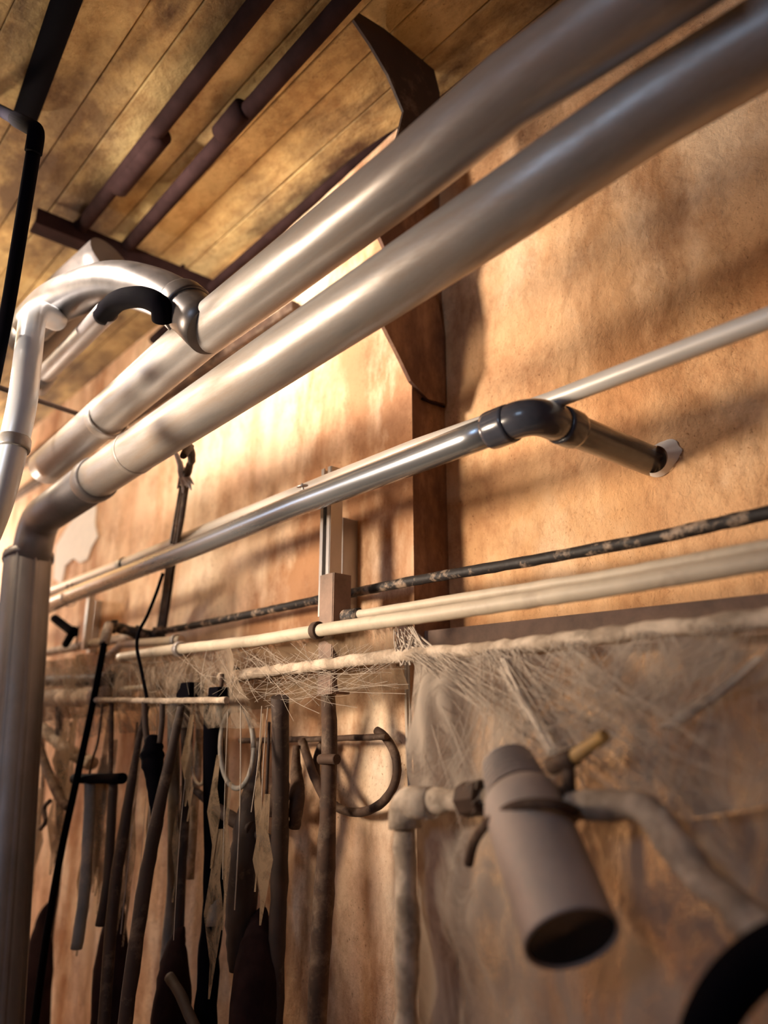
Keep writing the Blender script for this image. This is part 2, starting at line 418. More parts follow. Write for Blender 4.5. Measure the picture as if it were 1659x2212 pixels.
# U shaped hose
uh = empty('bent_pipe', 'silver pipe with a black rubber bend at its upper end', 'pipe')
st = tobj('straight_pipe', dense(P(232, 672, .66), P(95, 812, .72)), .030, 'duct_grey', uh, seg=24)
rb = tobj('rubber_bend', spline([P(222, 682, .66), P(255, 650, .65), P(305, 642, .66), P(345, 660, .68), P(352, 690, .70)], 6), .027, 'black', uh, seg=20)
rb['label'] = 'black rubber bend'
obj('pipe_shoe', mesh(*tube(dense(P(100, 807, .72), P(82, 835, .73)), .036, seg=24)), 'duct_grey', uh)

# ------------------------------------------------------------------ black pipes and bars top left
bp = empty('black_pipe', 'black bent pipe turning down with an elbow at the upper left edge', 'pipe')
tobj('pipe_run', densify(fillet([P(-80, 195, .33), P(80, 282, .37), P(18, 660, .42), P(-30, 900, .44)], .05, 8), .04), .0165, 'black', bp)
tobj('elbow', fillet([P(35, 258, .357), P(80, 282, .37), P(72, 330, .374)], .03, 8), .0195, 'black', bp)
hb = tobj('round_bar', dense(PZ(165, -60, 1.84), PZ(52, 260, 1.84)), .035, 'black'); tag(hb, 'thick black bar crossing the top left corner of the ceiling', 'bar')
zc = 1.845
r1 = empty('ceiling_conduit', 'dark brown ceiling conduit, the longer straight one nearest the silver ducts', 'conduit')
tobj('conduit_run', dense(PZ(820, -80, zc), PZ(262, 548, zc), .1), .027, 'umber', r1)
obj('coupling', mesh(*tube(dense(PZ(525, 235, zc), PZ(478, 290, zc)), .034)), 'umber', r1)
r2 = empty('ceiling_conduit', 'dark brown ceiling conduit, second from the silver ducts, with a coupling halfway', 'conduit')
tobj('conduit_run', dense(PZ(625, -80, zc), PZ(160, 510, zc), .1), .026, 'umber', r2)
obj('coupling', mesh(*tube(dense(PZ(348, 290, zc), PZ(255, 405, zc)), .036)), 'umber', r2)
r3 = tobj('ceiling_conduit', densify([PZ(1260, -60, 1.97), P(950, 196, 1.38), P(480, 600, 1.33), P(330, 735, 1.33)], .1), .02, 'umber')
tag(r3, 'thin dark conduit tight in the corner of wall and ceiling above the upper silver duct', 'conduit')
cb = empty('hanger_bar', 'dark steel crossbar under the ceiling above the silver branch duct', 'bar')
a, b = PZ(70, 488, 1.79), PZ(460, 642, 1.79)
L = (b - a).length; Rm = orient(b - a)
obj('bar_flange', mesh(*box((a + b) / 2, (L, .075, .012), Rm, .002)), 'umber', cb, False)
obj('bar_web', mesh(*box((a + b) / 2 + Vector((0.03, 0, .03)), (L, .012, .06), Rm, .002)), 'umber', cb, False)
for t_ in (.2, .8):
    q = a.lerp(b, t_); obj('hanger_rod', mesh(*tube([q, Vector((q.x, q.y, CEIL + .01))], .008, seg=10)), 'umber', cb)
tr = tobj('thin_rod', dense(P(-60, 818, .45), P(300, 938, 1.05)), .008, 'dark_brown', seg=12)
tag(tr, 'thin dark rod reaching from the left edge to the lower silver duct', 'rod')
# corner boards between A duct and left wall top (ledge strips)
l1 = obj('wall_batten', mesh(*box((-3.2, 1.33, 3.13), (3.4, .03, .045), None, .004)), 'rust', None, False)
tag(l1, 'rusty brown strip along the wall top behind the upper silver duct', 'strip')
l2 = obj('wall_batten', mesh(*box((-3.5, 1.34, 2.94), (3.2, .035, .04), None, .004)), 'rust', None, False)
tag(l2, 'lower rusty strip on the wall left of the upper silver duct', 'strip')

# ------------------------------------------------------------------ middle silver drain pipe with dark elbow
dp = empty('drain_pipe', 'shiny grey drain pipe running along the wall and bending into it by a dark elbow', 'pipe')
YC = 1.10
C0 = [P(60, 1330, 1.10), P(150, 1288, 1.10), P(400, 1190, 1.10), P(650, 1087, 1.10), P(880, 1000, 1.10), P(1075, 925, 1.10)]
c_l = C0[0] + (C0[0] - C0[1]).normalized() * .9
tobj('pipe_run', densify([c_l] + C0, .08), .031, 'zinc', dp, seg=36)
E0, E1 = P(1150, 893, 1.10), P(1425, 1003, YB + .03)
e_pts = [P(1062, 930, 1.10), E0, E0.lerp(E1, .30)]
el = tobj('elbow', fillet(e_pts, .055, 12), .0365, 'pvc_dark', dp, seg=36); el['label'] = 'dark blue-grey glossy elbow'
ex = (C0[-1] - C0[-2]).normalized()
so = obj('socket', mesh(*ring(P(1082, 922, 1.10), ex, .034, .055, .0055)), 'pvc_dark', dp)
obj('socket', mesh(*ring(E0.lerp(E1, .24), E1 - E0, .034, .05, .0055)), 'pvc_dark', dp)
tobj('stub_pipe', dense(E0.lerp(E1, .2), E1), .0335, 'pvc_dark', dp, seg=36)
# white filler at the wall hole
vs = []; n = 60
cc = P(1424, 1001, YB)
for rr in (0, 1):
    for i in range(n):
        a = 2 * math.pi * i / n
        k = .031 if rr == 0 else .036 + max(0, math.cos(a - .6)) ** 3 * (.022 + .008 * noise.noise(Vector((a * 3, 1, 4))))
        vs.append(Vector((cc.x + k * math.cos(a), YB - (.022 if rr == 0 else .002), cc.z + k * math.sin(a) + .004)))
fl = obj('wall_filler', mesh(vs, [(i, (i + 1) % n, (i + 1) % n + n, i + n) for i in range(n)]), 'white', dp)
fl['label'] = 'white filler round the wall hole'
# light conduit behind it
lc = empty('light_conduit', 'slim pale conduit running behind the drain pipe and on to the right edge', 'conduit')
K0 = [P(60, 1298, 1.165), P(268, 1217, 1.165), P(500, 1121, 1.165), P(720, 1034, 1.165), P(900, 964, 1.165), P(1190, 866, 1.165), P(1659, 688, 1.165)]
K0 = [K0[0] + (K0[0] - K0[1]).normalized() * .9] + K0 + [K0[-1] + (K0[-1] - K0[-2]).normalized() * .5]
tobj('conduit_run', densify(K0, .08), .0185, 'conduit', lc, seg=24)
obj('sleeve', mesh(*tube(dense(P(100, 1282, 1.165), P(268, 1217, 1.165)), .021, seg=24)), 'conduit', lc)
obj('sleeve_ring', mesh(*ring(P(269, 1217, 1.165), K0[2] - K0[1], .020, .006, .004)), 'black', lc)
# long rubber tie round both
for (px, py) in ((152, 1292),):
    tie = empty('cable_tie', 'pair of wire ties binding the drain pipe and conduit at the left', 'tie')
    obj('tie_band', mesh(*ring(P(148, 1292, 1.10), C0[1] - C0[0], .0325, .010, .003)), 'steel', tie)
    obj('tie_band', mesh(*ring(P(155, 1270, 1.165), C0[1] - C0[0], .0195, .010, .004)), 'black', tie)
    obj('tie_band', mesh(*ring(P(166, 1266, 1.165), C0[1] - C0[0], .0195, .006, .004)), 'black', tie)
# bolt and washer on top
bt = empty('bolt', 'small bolt with a round washer sticking up from the pipe beside the channel post', 'bolt')
bb = P(657, 1072, 1.11); ax = (up + Vector((0, -.25, 0))).normalized()
tobj('shank', dense(bb, bb + ax * .035, .01), .003, 'steel', bt, seg=12)
obj('washer', mesh(*tube([bb + ax * .026, bb + ax * .029], .0155, seg=24)), 'steel', bt, False)
obj('nut', mesh(*tube([bb + ax * .006, bb + ax * .013], .009, seg=6)), 'steel', bt, False)
# channel posts
def post(pxc, pyt, pyb, y0, wpx, label, sc=1.0, second=True):
    t = empty('channel_post', label, 'post')
    a = P(pxc, pyt, y0); b = P(pxc, pyb, y0)
    w = .040 * sc; dth = .040 * sc; th = .004
    h = a.z - b.z; cx = (a.x + b.x) / 2; cz = (a.z + b.z) / 2
    # C channel: web towards the wall, two flanges
    parts = [box((cx, y0 + dth, cz), (w, th, h)), box((cx - w / 2, y0 + dth / 2, cz), (th, dth, h)), box((cx + w / 2, y0 + dth / 2, cz), (th, dth, h)),
             box((cx - w / 2 + .006, y0, cz), (.012, th, h)), box((cx + w / 2 - .006, y0, cz), (.012, th, h))]
    obj('channel', mesh(*join(parts)), 'steel', t, False)
    return t, cx, cz, a, b
p1, cx, cz, a, b = post(702, 1012, 1330, 1.165 + .022, 50, 'upright grey steel channel post carrying the drain pipe in the middle')
q1, q2 = P(731, 1122, 1.31), P(735, 1345, 1.31)
s_ = obj('side_channel', mesh(*join([box(((q1.x + q2.x) / 2, 1.308, (q1.z + q2.z) / 2), (.036, .004, q1.z - q2.z)), box(((q1.x + q2.x) / 2 - .016, 1.335, (q1.z + q2.z) / 2), (.004, .055, q1.z - q2.z)), box(((q1.x + q2.x) / 2 + .016, 1.335, (q1.z + q2.z) / 2), (.004, .055, q1.z - q2.z))])), 'steel', p1, False)
g1, g2 = P(705, 1240, 1.155), P(700, 1500, 1.155)
sl = obj('rusty_sleeve', mesh(*join([box(((g1.x + g2.x) / 2, 1.158, (g1.z + g2.z) / 2), (.050, .005, g1.z - g2.z)), box(((g1.x + g2.x) / 2 - .026, 1.185, (g1.z + g2.z) / 2), (.005, .056, g1.z - g2.z)), box(((g1.x + g2.x) / 2 + .026, 1.185, (g1.z + g2.z) / 2), (.005, .056, g1.z - g2.z))])), 'rust_pale', p1, False)
sl['label'] = 'rusty brown outer channel'
p2, cx2, cz2, a2, b2 = post(188, 1238, 1400, 1.165 + .022, 40, 'short grey channel post beside the cable ties at the left', .55)
q1, q2 = P(205, 1300, 1.345), P(203, 1410, 1.345)
obj('side_channel', mesh(*box(((q1.x + q2.x) / 2, 1.345, (q1.z + q2.z) / 2), (.034, .036, q1.z - q2.z))), 'steel', p2, False)

# ------------------------------------------------------------------ D: dusty black pipe along the wall
dk = empty('dusty_black_pipe', 'dusty black pipe below the drain pipe, ending in an elbow at the left', 'pipe')
D0 = [P(1659, 1108, 1.28), P(1400, 1165, 1.28), P(1150, 1211, 1.28), P(890, 1255, 1.28), P(700, 1293, 1.28), P(520, 1331, 1.28), P(345, 1366, 1.26)]
D0 = [D0[0] + (D0[0] - D0[1]) * 1.2] + D0
tobj('pipe_run', densify(D0, .025), .0125, 'dusty_black', dk, seg=14, lump=.14)
tobj('elbow', spline([P(352, 1362, 1.26), P(330, 1372, 1.25), P(300, 1368, 1.20), P(262, 1358, 1.14), P(232, 1352, 1.08)], 5), .019, 'dusty_black', dk, seg=14, lump=.3)
for (x_, y_, yy) in ((335, 1371, 1.25), (298, 1367, 1.20), (245, 1354, 1.10)):
    obj('coupling', mesh(*tube(dense(P(x_ + 7, y_ + 1, yy + .01), P(x_ - 7, y_ - 1, yy - .01), .01), .025, seg=16, lump=.2)), 'dusty_black', dk)
hz = empty('black_hose', 'black hose dropping from the elbow of the dusty black pipe to the bottom left', 'hose')
tobj('hose_end', dense(P(236, 1347, 1.07), P(224, 1392, 1.05)), .017, 'dusty', hz, seg=14, lump=.25)
tobj('hose_run', spline([P(226, 1385, 1.05), P(214, 1450, 1.05), P(190, 1570, 1.04), P(162, 1700, 1.02), P(130, 1850, 1.0), P(95, 2060, .97), P(60, 2330, .95)], 8), .0115, 'black', hz, seg=14)
# ------------------------------------------------------------------ E: cream pipes
e1 = empty('cream_pipe', 'long cream pipe passing in front of the channel post and on to the right edge', 'pipe')
E_ = [P(1659, 1210, 1.10), P(1300, 1272, 1.10), P(1000, 1318, 1.10), P(720, 1357, 1.10), P(560, 1383, 1.10), P(390, 1402, 1.10)]
E_ = [E_[0] + (E_[0] - E_[1]) * 1.2] + E_
tobj('pipe_run', densify(E_, .03), .0155, 'cream', e1, seg=18, lump=.10)
tobj('pipe_end', densify([P(392, 1400, 1.10), P(260, 1420, 1.10)], .03), .016, 'cream', e1, seg=18)
obj('clip', mesh(*ring(P(388, 1402, 1.10), E_[-1] - E_[-2], .0155, .022, .008)), 'steel', e1)
obj('clip', mesh(*ring(P(685, 1362, 1.10), E_[-1] - E_[-2], .0155, .02, .006)), 'rust', e1)
e2 = empty('cream_pipe', 'thinner cream pipe just above and behind the long cream pipe at the right', 'pipe')
E2_ = [P(1659, 1180, 1.16), P(1300, 1246, 1.16), P(1000, 1292, 1.16), P(760, 1330, 1.16)]
E2_ = [E2_[0] + (E2_[0] - E2_[1]) * 1.2] + E2_
tobj('pipe_run', densify(E2_, .03), .011, 'cream', e2, seg=16, lump=.12)
obj('pipe_collar', mesh(*tube(dense(P(775, 1328, 1.16), P(745, 1332, 1.16)), .017, seg=16)), 'dusty_black', e2)
e3 = empty('cream_pipe', 'short bright cream pipe at the left running beside the hanging thin cable', 'pipe')
tobj('pipe_run', densify([P(392, 1382, 1.16), P(262, 1392, 1.16), P(232, 1420, 1.16)], .03), .014, 'cream', e3, seg=16)
obj('clip', mesh(*ring(P(380, 1383, 1.16), Vector((1, 0, 0)), .014, .02, .007)), 'steel', e3)
e4 = tobj('dusty_pipe', densify([P(300, 1372, 1.22), P(120, 1406, 1.22), P(20, 1424, 1.22)], .03), .018, 'dusty', None, seg=16, lump=.2)
tag(e4, 'grey dusty pipe at the left below the short channel post', 'pipe')
# F: dust coated pipe carrying the web curtain
f1 = empty('dusty_pipe', 'dust-coated pipe at the right that carries the web curtain', 'pipe')
F_ = [P(1659, 1335, 1.12), P(1400, 1362, 1.12), P(1150, 1392, 1.12), P(1000, 1407, 1.12), P(870, 1415, 1.12), P(700, 1436, 1.12), P(480, 1462, 1.12)]
F_ = [F_[0] + (F_[0] - F_[1]) * 1.2] + F_
tobj('pipe_run', densify(F_, .02), .0145, 'dusty', f1, seg=16, lump=.3)
obj('pipe_clip', mesh(*ring(F_[-1] + Vector((.05, 0, 0)), F_[-1] - F_[-2], .016, .03, .01)), 'rust', f1)
# recessed ledge behind (dark slot with brown beam)
lg = empty('wall_ledge', 'rusty brown ledge on the wall behind the dust-coated pipe', 'ledge')
a, b = P(1900, 1310, 1.43), P(905, 1398, 1.43)
Rl = orient(b - a)
obj('ledge_bar', mesh(*box((a + b) / 2, ((b - a).length, .06, .075), Rl, .005)), 'rust_pale', lg, False)
# G rail etc. on the left
gr = tobj('thin_rail', densify([P(490, 1512, 1.05), P(350, 1514, 1.05), P(200, 1512, 1.05)], .02), .0085, 'dusty', None, seg=12, lump=.25)
tag(gr, 'thin pale rail from which the dark tools hang at the left', 'rail')
gr2 = tobj('thin_rail', densify([P(835, 1592, 1.28), P(700, 1596, 1.28), P(520, 1600, 1.28)], .03), .008, 'rust', None, seg=12, lump=.3)
tag(gr2, 'thin rusty rail across the lit wall above the hanging hoop', 'rail')
for (p0, p1_, r_, lab) in (((250, 1466), (60, 1472), .022, 'thick brown pipe beside the silver duct at the left, uppermost of two'),
                          ((235, 1502), (50, 1512), .034, 'thick dusty pipe below the brown pipe beside the silver duct')):
    t = empty('wall_pipe', lab, 'pipe')
    tobj('pipe_run', densify([P(*p0, 1.12), P(*p1_, 1.12)], .03), r_, 'dark_brown' if r_ < .03 else 'dusty', t, seg=18, lump=.15)
    obj('end_collar', mesh(*ring(P(p0[0] - 14, p0[1] + 1, 1.12), Vector((1, 0, 0)), r_ * .95, .03, .008)), 'rust', t)
w5 = tobj('wall_pipe', densify([P(680, 1440, 1.2), P(420, 1472, 1.2), P(330, 1480, 1.2)], .03), .016, 'rust', None, seg=16, lump=.4)
tag(w5, 'rusty pipe under the cream pipes left of the channel post', 'pipe')
w6 = tobj('wall_pipe', densify([P(330, 1484, 1.12), P(262, 1490, 1.12)], .03), .011, 'cream', None, seg=14)
tag(w6, 'short stub of cream pipe above the thin pale rail', 'pipe')
for i, (x_, y_, wx, hz_, lab) in enumerate(((411, 1492, .075, .045, 'black square clamp above the right end of the thin pale rail'), (477, 1496, .05, .028, 'smaller dark clamp right of the black square clamp'))):
    c_ = P(x_, y_, 1.09)
    t = empty('clamp', lab, 'clamp')
    obj('clamp_body', mesh(*box(c_, (wx, .05, hz_), None, .004)), 'black', t, False)
    obj('clamp_screw', mesh(*tube([c_ + Vector((0, 0, 0)), c_ + Vector((0, 0, .05))], .006, seg=10)), 'rust', t)
# black angled fitting below the pipes at the left
bf = empty('black_fitting', 'black bent fitting poking out below the cable ties', 'fitting')
tobj('fitting_arm', dense(P(118, 1336, 1.12), P(160, 1368, 1.12)), .018, 'black', bf, seg=14)
tobj('fitting_foot', dense(P(160, 1360, 1.12), P(142, 1392, 1.14)), .016, 'black', bf, seg=14)
bw = tobj('thin_wire', spline([P(170, 1352, 1.14), P(168, 1370, 1.14), P(165, 1392, 1.14)], 5), .0035, 'black', None, seg=8)
tag(bw, 'short black wire hanging from the drain pipe left of the short post', 'wire')
# ------------------------------------------------------------------ cloth-tied cord hanging from duct B
kc = empty('hanging_strap', 'dark double strap hung with a knotted rag from the lower silver duct', 'strap')
for k, off in enumerate((-6, 0, 6)):
    tobj('strap_cord', spline([P(398 + off * .8, 1050, 1.05), P(385 + off, 1130, 1.08), P(372 + off, 1200, 1.20), P(358 + off, 1300, 1.27), P(346 + off, 1376, 1.28)], 6), .0085, 'dark_brown' if k != 1 else 'rust', kc, seg=8)
tobj('rag_loop', spline([P(378, 975, .93), P(388, 1000, 1.0), P(394, 1035, 1.05)], 5), [.006 + .0006 * i for i in range(11)], 'cloth', kc, seg=10, lump=.3)
tobj('rag_loop', spline([P(396, 985, .90), P(410, 966, .95), P(414, 990, 1.0), P(408, 1012, 1.03), P(399, 1040, 1.05)], 5), [.010 + .0005 * (i % 6) for i in range(21)], 'dark_brown', kc, seg=10, lump=.2)
vs = []
for (tx, ty, sx) in ((383, 1056, -10), (395, 1064, -2), (404, 1052, 6), (413, 1058, 12), (418, 1046, 14)):
    vs.append(tube([P(397, 1015, 1.05), P(397 + sx * .5, 1032, 1.045), P(tx, ty, 1.04)], [.012, .011, .002], seg=8, lump=.4, seed=tx))
rg = obj('rag_tails', mesh(*join(vs)), 'cloth', kc); rg['label'] = 'ragged pale cloth ends'
cbk = tobj('thin_cable', spline([P(352, 1238, 1.10), P(338, 1280, 1.09), P(318, 1330, 1.06), P(300, 1366, 1.04), P(296, 1400, 1.04), P(306, 1450, 1.05), P(318, 1512, 1.05)], 8), .0055, 'black', None, seg=10)
tag(cbk, 'thin black cable curving down from the drain pipe beside the strap', 'cable')

# ------------------------------------------------------------------ hanging things, lower left
def hang(name, cat, label, pts, r, mat, lump=.15, parent=None, sp=True, seg=12):
    q = [P(a, b, y) for a, b, y in pts]
    q = spline(q, 6) if sp else densify(q, .04)
    if isinstance(r, (list, tuple)):
        n = len(q); rr = [r[min(int(i / (n - 1) * (len(r) - 1)), len(r) - 2)] * (1 - ((i / (n - 1) * (len(r) - 1)) % 1 if i < n - 1 else 1)) + r[min(int(i / (n - 1) * (len(r) - 1)), len(r) - 2) + 1] * (((i / (n - 1) * (len(r) - 1)) % 1) if i < n - 1 else 1) for i in range(n)]
    else: rr = r
    o = tobj(name, q, rr, mat, parent, seg=seg, lump=lump)
    if not parent: tag(o, label, cat)
    return o
hang('iron_rod', 'rod', 'thick dark rod hanging from the thin pale rail, right of the black mitt', [(392, 1525, 1.05), (376, 1600, 1.05), (345, 1740, 1.04), (318, 1880, 1.03), (290, 2060, 1.0), (255, 2330, .97)], [.010, .013, .017, .019, .019, .018], 'dark_brown')
hang('iron_rod', 'rod', 'dark reddish rod behind the black hose, second from it', [(318, 1525, 1.07), (300, 1600, 1.07), (270, 1780, 1.05), (245, 1950, 1.03), (215, 2330, 1.0)], [.008, .010, .016, .017, .015], 'dark_brown')
hang('iron_rod', 'rod', 'slim upright rod between the black hose and the dark reddish rod', [(241, 1515, 1.06), (240, 1600, 1.06), (238, 1690, 1.06)], .008, 'rust')
hang('iron_rod', 'rod', 'very thin bent wire just right of the black hose', [(222, 1520, 1.08), (212, 1600, 1.08), (200, 1640, 1.08), (190, 1690, 1.08)], .004, 'rust')
hb2 = empty('hanging_bracket', 'dark short crossbar with two legs hanging behind the black hose', 'bracket')
hang('crossbar', '', '', [(160, 1682, 1.05), (265, 1682, 1.05)], .016, 'black', 0.1, hb2, False)
hang('leg', '', '', [(195, 1690, 1.06), (185, 1900, 1.05), (165, 2050, 1.04)], .018, 'grey_cable', .15, hb2)
hang('leg', '', '', [(245, 1690, 1.06), (232, 1900, 1.05), (215, 2000, 1.04)], .014, 'dark_brown', .15, hb2)
mt = empty('black_mitt', 'black mitt-shaped bundle hanging on two cords from the thin pale rail', 'mitt')
hang('cord', '', '', [(312, 1515, 1.05), (314, 1560, 1.05), (318, 1605, 1.05)], .009, 'dark_brown', .1, mt)
hang('cord', '', '', [(350, 1515, 1.05), (350, 1560, 1.05), (345, 1605, 1.05)], .008, 'dark_brown', .1, mt)
hang('bundle', '', '', [(330, 1590, 1.05), (328, 1630, 1.045), (334, 1680, 1.045), (340, 1760, 1.045), (336, 1830, 1.05)], [.016, .034, .026, .018, .006], 'black', .25, mt)
hang('hanging_hose', 'hose', 'brown hose sagging from behind the silver duct at the left', [(62, 1560, 1.10), (82, 1605, 1.08), (105, 1670, 1.06), (128, 1722, 1.06), (150, 1745, 1.07)], .016, 'rust')
hang('hanging_hose', 'hose', 'pale brown hose sloping behind the brown hose at the left', [(60, 1545, 1.16), (110, 1590, 1.15), (160, 1630, 1.15), (200, 1650, 1.16)], .024, 'dusty', .3)
hang('hook', 'hook', 'small dark hook below the end of the brown sagging hose', [(108, 1730, 1.06), (96, 1745, 1.06), (98, 1775, 1.06), (88, 1790, 1.06)], .008, 'rust')
# rake-like dark tool
rk = empty('garden_tool', 'broad dark tool with a slanted arm hanging left of the wooden pole', 'tool')
hang('shaft', '', '', [(560, 1600, 1.22), (552, 1660, 1.22), (540, 1740, 1.21), (528, 1860, 1.20), (520, 2000, 1.20), (505, 2100, 1.19)], [.010, .016, .030, .045, .040, .012], 'dark_brown', .15, rk)
hang('arm', '', '', [(415, 1702, 1.18), (450, 1730, 1.18), (495, 1765, 1.19), (545, 1790, 1.20)], [.008, .014, .018, .020], 'dark_brown', .15, rk)
hang('tail_prong', '', '', [(555, 1800, 1.22), (585, 1825, 1.22), (600, 1850, 1.22)], [.018, .020, .006], 'dark_brown', .15, rk)
sk = hang('sickle', 'sickle', 'dark brown crescent blade hanging right of the broad dark tool', [(598, 1600, 1.24), (604, 1660, 1.24), (606, 1710, 1.23), (590, 1745, 1.23), (560, 1752, 1.23)], [.010, .016, .028, .024, .006], 'rust', .1)
hang('hanging_tool', 'tool', 'short brown tool hanging between the crescent blade and the wooden pole', [(640, 1610, 1.25), (640, 1670, 1.25), (642, 1720, 1.24), (636, 1790, 1.24)], [.008, .016, .022, .014], 'rust')
pl = empty('wooden_pole', 'brown wooden pole standing below the channel post down to the bottom edge', 'pole')
hang('pole_shaft', '', '', [(708, 1490, 1.20), (712, 1600, 1.20), (708, 1760, 1.19), (700, 1930, 1.18), (690, 2100, 1.16), (676, 2400, 1.14)], [.018, .020, .020, .025, .022, .022], 'rust', .12, pl)
hang('pole_tie', '', '', [(692, 1640, 1.175), (728, 1640, 1.175)], .012, 'rust', .1, pl)
hang('slanted_slat', 'slat', 'thin slat leaning onto the wooden pole from the upper left', [(652, 1600, 1.27), (680, 1680, 1.26), (712, 1745, 1.24)], .012, 'rust')
# hoop
def hoop(name, label, cx, cy, rx, ry, y, r, mat, a0=0, a1=360, cat='hoop'):
    q = []
    n = 40
    for i in range(n + 1):
        a = math.radians(a0 + (a1 - a0) * i / n); q.append(P(cx + rx * math.cos(a), cy + ry * math.sin(a), y))
    o = tobj(name, q, r, mat, None, seg=12, lump=.12); tag(o, label, cat); return o
hoop('metal_hoop', 'large rusty hoop hanging against the lit wall right of the wooden pole', 770, 1660, 88, 95, 1.31, .011, 'rust', -60, 215)
hoop('cable_coil', 'grey oval cable loop hanging left of the broad dark tool', 512, 1615, 36, 88, 1.15, .007, 'grey_cable', 0, 360, 'coil')
hoop('cable_coil', 'smaller pale wire loop beside the dark thick rod', 432, 1600, 22, 95, 1.17, .005, 'dusty', 0, 360, 'coil')
rnd = [(92, 1700, 2000, 'dusty', .010, 'pale stick standing just right of the silver duct'), (128, 1830, 2200, 'dark_brown', .016, 'dark stick low between the silver duct and the black hose'),
       (400, 1760, 2300, 'dark_brown', .014, 'dark stick below the slanted arm of the broad tool'), (462, 1900, 2300, 'black', .030, 'thick black post at the bottom left of the broad dark tool'),
       (605, 1860, 2300, 'dark_brown', .022, 'dark stick right of the broad dark tool at the bottom'), (430, 1600, 1900, 'dusty', .012, 'dusty pale stick hanging under the smaller wire loop'),
       (478, 1700, 2000, 'grey_cable', .020, 'grey stick hanging under the grey oval loop'), (375, 1860, 2300, 'grey_cable', .018, 'grey stick right of the thick dark rod at the bottom')]
for x_, ya, yb_, mt_, r_, lab in rnd:
    k = (x_ - 830) * .00016
    hang('stick', 'stick', lab, [(x_ - k * 0, 1505, 1.13), (x_, ya, 1.22), (x_ + k * (yb_ - ya) * .5, (ya + yb_) / 2, 1.23), (x_ + k * (yb_ - ya), yb_, 1.22)], r_, mt_, .2)
for x_, ya, yb_, r0, lab in ((250, 1930, 2420, .06, 'dark mass added for the gloom low beside the black hose at the bottom'), (560, 1960, 2420, .07, 'dark mass added for the gloom low under the broad dark tool'), (380, 2000, 2420, .06, 'dark mass added for the gloom low behind the thick dark rod'), (95, 1940, 2420, .06, 'dark mass added for the gloom low next to the silver duct at the bottom left')):
    k = (x_ - 830) * .00016; tk = empty('added_dark_mass', lab, 'bundle')  # invented dark masses, added to deepen the gloom along the bottom left
    hang('dark_mass_body', '', '', [(x_ - k * 200, ya, 1.24), (x_, ya + 50, 1.22), (x_ + k * 100, ya + 160, 1.20), (x_ + k * 300, yb_, 1.20)], [.008, r0 * .5, r0 * .9, r0 * .9], 'umber', .15, tk)
    hang('dark_mass_cord', '', '', [(x_ - k * 500, 1560, 1.20), (x_ - k * 350, 1750, 1.24), (x_ - k * 200, ya + 5, 1.24)], .0045, 'dark_brown', .1, tk)
hang('fallen_cable', 'cable', 'dark cable crossing low behind the bottom left sticks', [(365, 2110, 1.15), (390, 2150, 1.15), (425, 2230, 1.15)], .014, 'dark_brown')

# ------------------------------------------------------------------ lower right: spot lamp on its pipe
sl_ = empty('spot_lamp', 'dusty grey cylindrical spot lamp with a dark open mouth, hung under the web curtain', 'lamp')
T, Bm = P(1112, 1690, .94), P(1236, 2030, .845)
ax = (Bm - T).normalized(); L = (Bm - T).length
def lathe(origin, axis, prof, seg=40):
    ref = Vector((0, 0, 1)) if abs(axis.z) < .8 else Vector((0, 1, 0))
    u = (ref - axis * ref.dot(axis)).normalized(); v = axis.cross(u); vs = []; fs = []
    for (d, r) in prof:
        for j in range(seg):
            a = 2 * math.pi * j / seg; vs.append(origin + axis * d + (u * math.cos(a) + v * math.sin(a)) * r)
    for i in range(len(prof) - 1):
        for j in range(seg):
            k = (j + 1) % seg; fs.append((i * seg + j, i * seg + k, (i + 1) * seg + k, (i + 1) * seg + j))
    return vs, fs
obj('shade', mesh(*lathe(T, ax, [(.02, .0), (.02, .040), (.03, .054), (.045, .058), (L * .6, .059), (L - .004, .060), (L, .060), (L, .0565), (L * .6, .054), (.06, .051)])), 'lamp_shell', sl_)
lens = obj('lens', mesh(*lathe(T, ax, [(L - .010, 0.0), (L - .008, .030), (L - .004, .0562)])), 'dark_glass', sl_); lens['label'] = 'dark glass in the mouth'
for k in range(6):
    obj('cooling_fin', mesh(*ring(T + ax * (.014 - k * .010), ax, .012, .0035, .036 - k * .0015)), 'lamp_shell', sl_)
tobj('neck', [T + ax * .03, T - ax * .05], .014, 'lamp_shell', sl_)
yk = [P(1012, 1865, .91), P(1028, 1810, .89), P(1072, 1762, .868), P(1130, 1738, .862), P(1200, 1738, .875), P(1240, 1752, .92)]
tobj('yoke', spline(yk, 6), .0075, 'rust', sl_, seg=12)
lp = empty('dusty_fitting_pipe', 'dust-caked pipe with an elbow at the left that holds the spot lamp', 'pipe')
V = [P(880, 2320, .96), P(880, 2000, .96), P(872, 1735, .96), P(1035, 1725, .96)]
tobj('pipe_run', densify(fillet(V, .045, 8), .02), .0195, 'dusty', lp, seg=18, lump=.35)
tobj('elbow', fillet([P(875, 1790, .96), P(872, 1735, .96), P(935, 1731, .96)], .035, 8), .026, 'dusty', lp, seg=18, lump=.25)
obj('nut', mesh(*tube(dense(P(1005, 1728, .96), P(1045, 1722, .955), .01), .027, seg=8)), 'rust', lp, False)
tobj('pipe_run', densify([P(1045, 1722, .955), P(1120, 1722, .95), P(1210, 1738, .95)], .02), .014, 'dusty', lp, seg=16, lump=.3)
tobj('pipe_run', densify(fillet([P(1195, 1740, .95), P(1400, 1738, .95), P(1470, 1850, .93), P(1620, 1990, .90), P(1800, 2140, .88)], .07, 10), .02), .0205, 'dusty', lp, seg=18, lump=.35)
obj('nut', mesh(*tube(dense(P(1195, 1740, .95), P(1235, 1740, .95), .01), .026, seg=8)), 'rust', lp, False)
